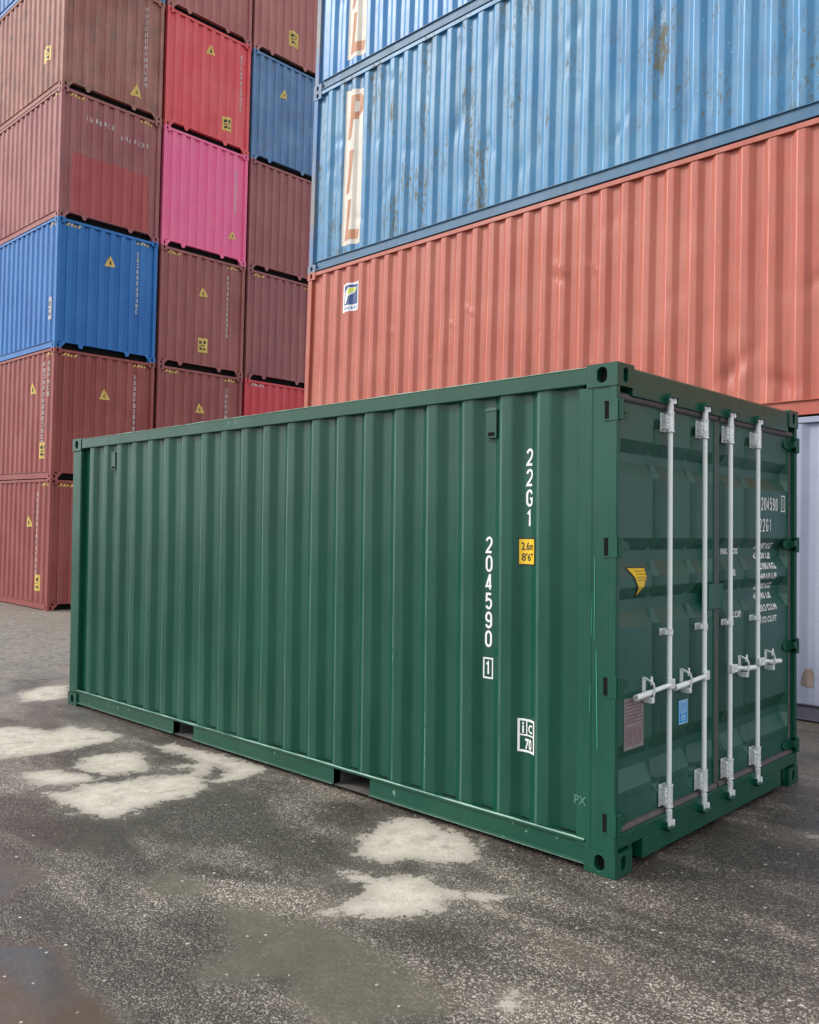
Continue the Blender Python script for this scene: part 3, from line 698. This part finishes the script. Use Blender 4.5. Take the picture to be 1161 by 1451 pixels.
fg = interp(gb); Dg = dentfn([(-1.1, .5, .004, .3, .3, 0), (-2.9, 1.2, .004, .4, .5, 0), (-4.6, 1.6, .003, .4, .5, 0), (-.65, .35, .003, .15, .12, 0)], .0016, 1.3)
zb, zt = .152, Hg-.100
sidefn = lambda u, d, z: (u, d+Dg(u, z), z)
wall_mesh(gb, zb, zt, 40, sidefn).build('side_wall', green, T, smooth=40, weighted=True)
wall_mesh(gb, zb, zt, 1, lambda u, d, z: (u, Wg-d, z)).build('side_wall', green, T, smooth=40, weighted=True)
eb = wave_bps([.25+.25*k for k in range(9)], .09, Wg-.09, .11, .02, .1, .016, .058)
wall_mesh(eb, .15, Hg-.1, 1, lambda u, d, z: (-Lg+d, u, z)).build('end_wall', green, T, smooth=40, weighted=True)
GS = dict(t=T, su=[a for a, b in gb], zc=[zb+(zt-zb)*i/40 for i in range(1, 40)], sfn=lambda e: (lambda u, z: (u, fg(u)+Dg(u, z)-e, z)))
r = MB()
nb = 44
rows = []
for k in range(2*nb+1):
    x = -Lg+.06+(Lg-.12)*k/(2*nb); rows.append([(x, y, Hg-.030+(.014 if k % 4 in (1, 2) else 0)) for y in (.05, Wg-.05)])
r.grid(rows); r.build('roof', green, T)
fl = MB(); fl.box(-Lg+.10, -.06, .05, Wg-.05, .135, .16); fl.build('floor', dark, T)
for sy in (0, 1):
    s_ = 1 if sy == 0 else -1; ya = 0 if sy == 0 else Wg
    b_ = MB(); pr = [(ya+s_*.002, Hg-.100), (ya+s_*.002, Hg-.012), (ya+s_*.066, Hg-.012), (ya+s_*.066, Hg-.100)]
    b_.prism(pr, -Lg+.178, -.178); b_.build('top_rail', green_rail, T, bevel=.005)
    # lower rail in three lengths between the fork pockets; a ledge above runs right through
    b_ = MB()
    for a, c_ in ((-Lg+.178, -4.145), (-3.845, -2.135), (-1.785, -.178)):
        pr = [(ya+s_*.012, .036), (ya+s_*.012, .138), (ya+s_*.075, .138), (ya+s_*.075, .028), (ya-s_*.001, .028), (ya-s_*.001, .036)]
        b_.prism(pr, a, c_)
    b_.box(-Lg+.178, -.178, min(ya-s_*.003, ya+s_*.07), max(ya-s_*.003, ya+s_*.07), .139, .153)
    b_.build('bottom_rail', green_rail, T, bevel=.002)
# fork pocket tunnels
for a, c_ in ((-4.145, -3.845), (-2.135, -1.785)):
    b_ = MB(); b_.grid([[(a, y, .138), (a, y, .026), (c_, y, .026), (c_, y, .138)] for y in (.012, Wg-.012)])
    b_.build('fork_pocket', plain('dirty grey pocket steel', (.13, .12, .11), .8, var=.6, scale=12), T)
# thin pale bead where the sheet meets the rail, wandering a little
def bead(x0, x1, z, y, name, mat, amp=.004, th=.005, n=150, seed=1):
    q = random.Random(seed); mb = MB(); top = []; mid = []; bot = []; a = 0; b2 = 0
    for k in range(n+1):
        x = x0+(x1-x0)*k/n; a = a*.86+q.uniform(-1, 1)*.4; b2 = b2*.8+q.uniform(-1, 1)*.5
        zz = z+a*amp*.5; t = th*(.65+.5*abs(b2))
        top.append((x, y+.006, zz+t)); mid.append((x, y-.002-t*.5, zz)); bot.append((x, y+.006, zz-t))
    mb.grid([bot, mid, top]); return mb.build(name, mat, T, smooth=60)
bead(-5.88, -.18, .152, .001, 'weld_and_shine_bead', pale_edge, seed=4)
for k, (a, c_) in enumerate(((-5.88, -4.15), (-3.84, -2.14), (-1.78, -.18))): bead(a, c_, .031, .000, 'weld_and_shine_bead', pale_edge, amp=.001, th=.003, seed=6+k)
bead(-5.9, -.18, Hg-.012, .002, 'weld_and_shine_bead', pale_edge, amp=.0015, th=.006, seed=8)  # no weld here: pale strip paints the sky shine along the top edge
# corner posts: the door end is a broad pressed section
for sy in (0, 1):
    s_ = 1 if sy == 0 else -1; ya = 0 if sy == 0 else Wg
    pr = [(-.236, ya+s_*.055), (-.236, ya+s_*.012), (-.228, ya+s_*.004), (-.150, ya+s_*.004), (-.142, ya+s_*.007), (-.05, ya+s_*.007), (-.044, ya+s_*.003), (-.006, ya+s_*.003), (-.001, ya+s_*.008), (-.001, ya+s_*.030), (-.008, ya+s_*.036), (-.09, ya+s_*.036), (-.09, ya+s_*.055)]
    b_ = MB(); b_.prism(pr, .118, Hg-.118, 'z'); b_.build('corner_post', green_frame, T, smooth=20)
    b_ = MB(); y0, y1 = sorted((ya+s_*.003, ya+s_*.10)); b_.box(-Lg+.003, -Lg+.175, y0, y1, .118, Hg-.118); b_.build('corner_post', green_frame, T, bevel=.01)
for sx in (0, 1):
    for sy in (0, 1):
        for top in (0, 1): casting(sx, sy, Hg, top, Lg, Wg, 28, pz=0).build('corner_casting', [green_rail, dark], T, bevel=.003)
# door header and sill
b_ = MB(); b_.prism([(-.004, Hg-.155), (-.004, Hg-.020), (-.016, Hg-.008), (-.09, Hg-.008), (-.09, Hg-.155)], .162, Wg-.162, 'y')
b_.build('door_header', green_frame, T, bevel=.004)
b_ = MB()
b_.box(-.09, -.004, .036, Wg-.036, .135, .205)
b_.box(-.09, -.004, .285, Wg-.285, .030, .134); b_.box(-.09, -.02, .166, .20, .05, .134); b_.box(-.09, -.02, Wg-.20, Wg-.166, .05, .134)
b_.build('door_sill', green_frame, T, bevel=.004)
b_ = MB(); b_.box(-.12, -.10, .17, .29, .03, .134); b_.box(-.12, -.10, Wg-.29, Wg-.17, .03, .134); b_.build('sill_recess_shade', dark, T)

# door leaves -----------------------------------------------------------
XD = -.040                                         # outer face of the leaves
ZG = [(2.215, 2.150, 2.100, 2.025), (1.700, 1.635, 1.575, 1.495), (1.440, 1.375, 1.315, 1.235), (.635, .545, .490, .395)]
def groove(v, gs):
    d = 0
    for a, b1, c1_, e in gs:                      # from high to low values
        if e < v < a:
            if v > b1: d = max(d, (a-v)/(a-b1))
            elif v < c1_: d = max(d, (v-e)/(c1_-e))
            else: d = 1
    return d
DEP = .048
def leaf(y0, y1, vg):
    yc = sorted({y0, y1, y0+.10, y1-.10} | {v for g in vg for v in g})
    zc = sorted({.222, Hg-.172} | {v for g in ZG for v in g} | {.365, .36})
    def dep(y, z):
        if y < y0+.001 or y > y1-.001: return 0
        hy = groove(z, ZG); 
        e = min(y-y0, y1-y)
        hy *= min(1, max(0, (e-.025)/.035))         # grooves run out before the leaf's upright edge
        return DEP*max(hy, groove(y, vg)*(1 if .37 < z < 2.30 else max(0, 1-max(.37-z, z-2.30)/.05)))
    yy = sorted(set(yc) | {y0+.025, y0+.06, y1-.025, y1-.06}); zz = sorted(set(zc) | {.32, .37, 2.30, 2.35})
    mb = MB(); mb.grid([[(XD-dep(y, z)-(.003 if z <= .361 else 0), y, z) for y in yy] for z in zz])
    # turned edges
    for ya_ in (y0, y1): mb.grid([[(XD, ya_, z), (XD-.05, ya_, z)] for z in (.222, Hg-.172)])
    for za_ in (.222, Hg-.172): mb.grid([[(XD, y, za_), (XD-.05, y, za_)] for y in (y0, y1)])
    o = mb.build('door', green_door, T, smooth=9)
    return o, dep, yy, zz
VG1 = [(.530, .505, .470, .440), (.965, .940, .905, .875)]
VG2 = [(1.385-.03, 1.36-.03, 1.325-.03, 1.295-.03), (1.715, 1.690, 1.655, 1.625)]
d1, dep1, yy1, zz1 = leaf(.050, 1.196, VG1)
d2, dep2, yy2, zz2 = leaf(1.242, Wg-.050, VG2)
def on_door(d, dep, yy, zz, name, polys, mat, e=.002, mids=None):
    return drape(name, polys, yy, zz, lambda u, z: (XD-dep(u, z)+e, u, z), mat, d, mids)
def seal(y0, y1, d, inner):
    mb = MB(); x = XD-.004; t = .022
    for z in (.210, Hg-.163): mb.cyl((x+.004, y0-.01, z), (x+.004, y1+.01, z), t, n=12)
    ys = (y0-.005, y1+.005)
    for y in ys: mb.cyl((x-.01, y, .2), (x-.01, y, Hg-.16), t*.9, n=12)
    return mb.build('door_seal', rubber, d, smooth=40)
seal(.050, 1.196, d1, 1); seal(1.242, Wg-.050, d2, 0)
# centre overlap strip
b_ = MB(); b_.box(XD-.03, XD+.006, 1.185, 1.200, .225, Hg-.18); b_.build('overlap_strip', green_door, d1, bevel=.003)
b_ = MB(); b_.box(XD-.001, XD+.012, 1.10, 1.30, 1.275, 1.425); b_.build('door_seal_guard', green_door, d1, bevel=.003)

# lock gear
RX = .000                                         # rod axis, proud of the leaf
def rod(d, y, hd, zb_=.150, zt_=2.455):
    mb = MB(); mb.cyl((RX, y, zb_+.02), (RX, y, zt_-.02), .0140, n=18)
    mb.build('lock_rod', galv, d, smooth=40)
    for top in (0, 1):
        z = zt_ if top else zb_; s_ = 1 if top else -1
        # cam with two horns, biting into the keeper
        mb = MB(); mb.cyl((RX, y, z-s_*.075), (RX, y, z-s_*.004), .0185, n=16)
        mb.box(RX-.020, RX+.016, y-.036, y+.036, min(z-s_*.006, z+s_*.012), max(z-s_*.006, z+s_*.012))
        mb.cyl((RX+.010, y+.030, z-s_*.016), (RX+.010, y+.030, z+s_*.016), .011, n=10); mb.cyl((RX-.004, y-.04, z-s_*.004), (RX-.004, y-.04, z+s_*.022), .010, n=10)
        mb.build('rod_cam', galv_cast, d, bevel=.002, smooth=40)
        # keeper bolted on to header or sill
        mb = MB(); mb.prism([(y-.055, z+s_*.014), (y+.055, z+s_*.014), (y+.040, z+s_*.034), (y-.040, z+s_*.034)], -.006, .030, 'x')
        mb.box(-.006, .022, y-.060, y-.047, min(z-s_*.018, z+s_*.014), max(z-s_*.018, z+s_*.014)); mb.box(-.006, .022, y+.047, y+.060, min(z-s_*.018, z+s_*.014), max(z-s_*.018, z+s_*.014))
        mb.build('cam_keeper', green_frame, d, bevel=.002)
    for (z0, z1, big) in ((2.285, 2.388, 1), (.240, .358, 1), (1.168, 1.206, 0)):
        mb = MB()
        if big:
            mb.box(XD+.0005, XD+.008, y-.046, y+.024, z0, z1); mb.box(XD+.008, RX+.002, y-.044, y-.026, z0+.012, z1-.012)
            mb.cyl((RX, y, z0-.004), (RX, y, z1+.004), .0205, n=16)
            for zz_ in (z0-.004, z1-.004): mb.cyl((RX, y, zz_), (RX, y, zz_+.008), .0235, n=16)
            for k in range(3):
                zk = z0+.03+(z1-z0-.06)*k/2; mb.cyl((XD+.006, y-.036, zk), (RX+.008, y-.035, zk), .007, n=8)
        else:
            mb.box(XD+.0005, XD+.008, y-.046, y+.022, z0, z1); mb.box(XD+.008, RX+.002, y-.042, y-.024, z0+.006, z1-.006); mb.cyl((RX, y, z0), (RX, y, z1), .0190, n=14)
        mb.build('rod_bracket', galv_cast, d, bevel=.002, smooth=40)
    # handle: hub on the rod, bar cranked along the leaf, held by a catch
    z = .905
    mb = MB(); mb.box(RX-.008, RX+.026, y-.022, y+.022, z-.026, z+.028); mb.cyl((RX+.020, y+hd*.035, z-.024), (RX+.020, y+hd*.035, z+.026), .014, n=10)
    mb.build('handle_hub', galv_cast, d, bevel=.005, smooth=40)
    pts = [(RX+.022, y+hd*.03, z), (RX+.020, y+hd*.11, z-.004), (RX+.006, y+hd*.16, z-.014), (RX+.002, y+hd*.22, z-.022), (RX+.002, y+hd*.365, z-.030)]
    mb = MB(); mb.tube(pts, .0125, 10)
    for p_ in pts[1:-1]: mb.cyl((p_[0], p_[1]-.006, p_[2]), (p_[0], p_[1]+.006, p_[2]), .013, n=10)
    mb.cyl(pts[-2], pts[-1], .016, .016, 12); mb.build('door_handle', galv, d, smooth=40)
    yc_ = y+hd*.215
    mb = MB(); mb.box(XD+.0005, XD+.009, yc_-.016, yc_+.016, z-.066, z+.056)
    mb.prism([(yc_-.014, z-.075), (yc_+.014, z-.075), (yc_+.014, z-.045), (yc_-.014, z-.045)], XD+.009, RX+.022, 'x')
    mb.tube([(XD+.012, yc_-.008, z+.055), (RX+.022, yc_-.008, z+.035), (RX+.026, yc_+.004, z+.005), (RX+.018, yc_+.006, z-.050)], .0065, 8)
    mb.cyl((RX+.010, yc_, z+.02), (RX+.012, yc_+hd*.004, z+.066), .009, .006, 8)
    mb.build('handle_catch', galv_cast, d, bevel=.002, smooth=40)
rod(d1, .560, -1); rod(d1, .985, -1); rod(d2, 1.335, 1); rod(d2, 1.750, 1)

# hinges: lug on the post's slot, pin, blade to the leaf
def hinge(d, y, s_, z):
    mb = MB(); yb = y+s_*.004
    mb.cyl((.004, y+s_*.020, z-.052), (.004, y+s_*.020, z+.052), .017, n=14)
    mb.prism([(y+s_*.012, z-.048), (y+s_*.16, z-.022), (y+s_*.175, z), (y+s_*.16, z+.022), (y+s_*.012, z+.048)], XD+.001, XD+.013, 'x')
    mb.prism([(XD+.01, z-.03), (.012, z-.012), (.012, z+.03), (XD+.01, z+.03)], *sorted((y+s_*.03, y+s_*.075)), 'y')
    y0_, y1_ = sorted((y+s_*.012, y+s_*.032)); mb.box(XD, .004, y0_, y1_, z-.044, z+.044)
    mb.build('door_hinge', green_frame, d, bevel=.003, smooth=40)
    mb = MB(); y0_, y1_ = sorted((y-s_*.0015, y+s_*.004)); mb.box(-.074, -.046, y0_, y1_, z-.046, z+.046, 1)
    y0_, y1_ = sorted((y-s_*.006, y+s_*.02)); mb.box(-.046, .004, y0_, y1_, z-.046, z+.046, 0); mb.box(-.078, .006, y0_, y1_, z+.046, z+.053, 0); mb.box(-.078, .006, y0_, y1_, z-.053, z-.046, 0)
    mb.build('hinge_pocket', [green_frame, dark], d, fix=False)
for z in (2.350, 1.655, .950, .265):
    hinge(d1, .004, 1, z); hinge(d2, Wg-.004, -1, z)

# door stickers and lettering
on_door(d1, dep1, yy1, zz1, 'warning_triangle', [[(.195, 1.548), (.405, 1.545), (.325, 1.375)]], black_ink, .0025)
on_door(d1, dep1, yy1, zz1, 'warning_triangle', [[(.215, 1.541), (.390, 1.538), (.322, 1.392)]], yellow, .004)
on_door(d1, dep1, yy1, zz1, 'warning_print', [rect(.275, .375, z, z+.006) for z in (1.522, 1.506, 1.490, 1.474)], plain('darker yellow print', (.42, .24, .02), .5, var=.1), .0055)
plate = plain('grey data plate', (.30, .27, .27), .45, metal=.3, var=.5, scale=25)
mb = MB(); mb.box(XD+.0005, XD+.004, .145, .345, .602, .868); mb.build('data_plate', plate, d1)
red_ink = plain('dull red print', (.22, .06, .06), .6, var=.1)
q_ = random.Random(5)
P = []
for k in range(7):
    y = .158
    while y < .325:
        w_ = q_.uniform(.010, .030); P.append(rect(y, min(y+w_, .332), .846-k*.018, .852-k*.018)); y += w_+.006
for k in range(9):
    y = .158
    while y < .325:
        w_ = q_.uniform(.008, .03); P.append(rect(y, min(y+w_, .332), .712-k*.011, .716-k*.011)); y += w_+.008
drape('plate_print', P, [], [], lambda u, z: (XD+.0055, u, z), red_ink, d1)
lb = plain('light blue sticker', (.03, .30, .72), .4, var=.1)
mb = MB(); mb.box(XD+.0005, XD+.003, .745, .850, .648, .780); mb.build('blue_sticker', lb, d1)
lw = plain('pale blue print', (.50, .78, .92), .5, var=.1)
P = frame(.745, .850, .648, .780, .005)+frame(.760, .835, .720, .770, .004)+[rect(y_, y_+.004, .726, .765) for y_ in (.770, .781, .795, .809, .822)]+[rect(.765, .83, .708, .713)]
P += glyphs('8', .785, .680, .024, .034, .005)+glyphs('5', .812, .680, .024, .034, .005)
drape('sticker_print', P, [], [], lambda u, z: (XD+.0045, u, z), lw, d1)
od = lambda name, polys: on_door(d2, dep2, yy2, zz2, name, polys, white_mark, .0025)
P = glyphs('204590', 2.035, 1.930, .275, .088, .011)+glyphs('22G1', 1.968, 1.788, .205, .088, .011)
od('marking_text', P); od('check_digit', glyphs('1', 2.272, 1.938, .030, .078, .011)+frame(2.235, 2.308, 1.882, 1.995, .009))
rows = [('30480 KG', 1.650), ('67200 LB', 1.583), ('2180 KG', 1.515), ('4810 LB', 1.448), ('28300 KG', 1.380), ('62390 LB', 1.314), ('33.2 CU.M', 1.238), ('1172 CU.FT', 1.160)]
for s__, z in rows: od('weight_lettering', text_polys(s__, 2.02, z, .28, .042, .035))
for s__, y_, z, w_ in (('MAX. GROSS', 1.51, 1.618, .25), ('TARE', 1.445, 1.486, .10), ('CU.CAP.', 1.50, 1.222, .17)): od('weight_lettering', text_polys(s__, y_, z, w_, .040, .035))

# side lettering: one character under another in the inner flats of the sheet
def col(chars, x, z0, z1, wd, ht):
    P = []; n = len(chars)
    for k, ch in enumerate(chars):
        z = z0+(z1-z0)*k/(n-1) if n > 1 else z0
        P += glyphs(ch, x, z, wd, ht, .0135)
    return P
onS = lambda name, polys, mat, e=.0025: drape(name, polys, GS['su'], GS['zc'], GS['sfn'](e), mat, T)
X1 = -.572; X2 = -.857
onS('marking_text', col('22G1', X1, 2.140, 1.800, .050, .096), white_mark)
onS('marking_text', col('204590', X2, 1.650, 1.112, .050, .096), white_mark)
onS('check_digit', glyphs('1', X2, .945, .044, .080, .012)+frame(X2-.036, X2+.036, .885, 1.005, .009), white_mark)
onS('height_label', [rect(-.640, -.520, 1.540, 1.695)], black_ink, .0025); onS('height_label', [rect(-.633, -.527, 1.549, 1.686)], yellow, .004)
onS('label_print', text_polys('2.6m', -.580, 1.648, .084, .044, .012)+text_polys("8'6\"", -.580, 1.588, .080, .044, .012), black_ink, .0055)
Pf = frame(-.636, -.514, .515, .697, .012)+[rect(-.624, -.526, .604, .612)]
onS('marking_plate', Pf+[rect(-.586, -.579, .612, .685)]+text_polys('i', -.607, .648, .012, .060, .02)+text_polys('C', -.554, .645, .034, .048, .03)+text_polys('70', -.568, .560, .050, .060, .03), white_mark)
drape('chalk_mark', text_polys('PX', -.205, .348, .070, .045, 0), [], [], lambda u, z: (u, .0015, z), plain('faint pale chalk', (.10, .26, .19), .7, var=.4), T)
# long scratches on the broad post
scr = plain('bright scratch in green paint', (.05, .42, .27), .5, var=.3)
P = []
for (xa, za, xb_, zb_, w_) in ((-.128, 1.60, -.130, 1.18, .003), (-.118, 1.13, -.108, .62, .004), (-.142, 1.42, -.145, 1.20, .002), (-.150, .95, -.152, .80, .002)):
    for k in range(10):
        a = k/10; b2 = (k+1)/10; wa = w_*(.6+.4*math.sin(3.14*a)); wb_ = w_*(.6+.4*math.sin(3.14*b2))
        P.append([(xa+(xb_-xa)*a-wa/2, za+(zb_-za)*a), (xa+(xb_-xa)*a+wa/2, za+(zb_-za)*a), (xa+(xb_-xa)*b2+wb_/2, za+(zb_-za)*b2), (xa+(xb_-xa)*b2-wb_/2, za+(zb_-za)*b2)])
q2 = random.Random(11); PS = []
for (x, z0, z1, w_) in ((-5.225, 1.42, 2.30, .004), (-2.700, .62, 1.05, .003), (-1.316, .30, .62, .003), (-3.80, 1.2, 1.9, .003), (-2.42, .5, 1.4, .0025), (-1.60, .9, 1.25, .0025), (-4.37, .5, 1.1, .003)):
    z = z0
    while z < z1:
        l_ = q2.uniform(.03, .11); ww = w_*q2.uniform(.5, 1.3); PS.append(rect(x-ww/2, x+ww/2, z, min(z+l_, z1))); z += l_+q2.uniform(0, .05)
onS('scratch_mark', PS, pale_edge, .002)
drape('scratch_mark', P, [], [], lambda u, z: (u, .0015+(.003 if -.142 < u < -.05 else 0), z), scr, T)
# ventilators high on the side, in an inner flat
def vent(x, z):
    d0 = fg(x)+Dg(x, z)
    mb = MB(); mb.box(x-.034, x+.040, d0-.030, d0-.001, z-.085, z+.078)
    mb.box(x-.042, x+.047, d0-.004, d0-.0005, z-.10, z+.094)
    mb.box(x-.036, x+.042, d0-.034, d0-.028, z+.066, z+.082)
    mb.build('ventilator', [green, dark], T, bevel=.005)
    mb = MB(); mb.box(x+.041, x+.046, d0-.024, d0-.006, z-.075, z+.065); mb.box(x-.02, x+.026, d0-.0312, d0-.0302, z-.074, z-.052); mb.build('vent_slot', dark, T)
vent(-.828, 2.345); vent(-5.285, 2.345)
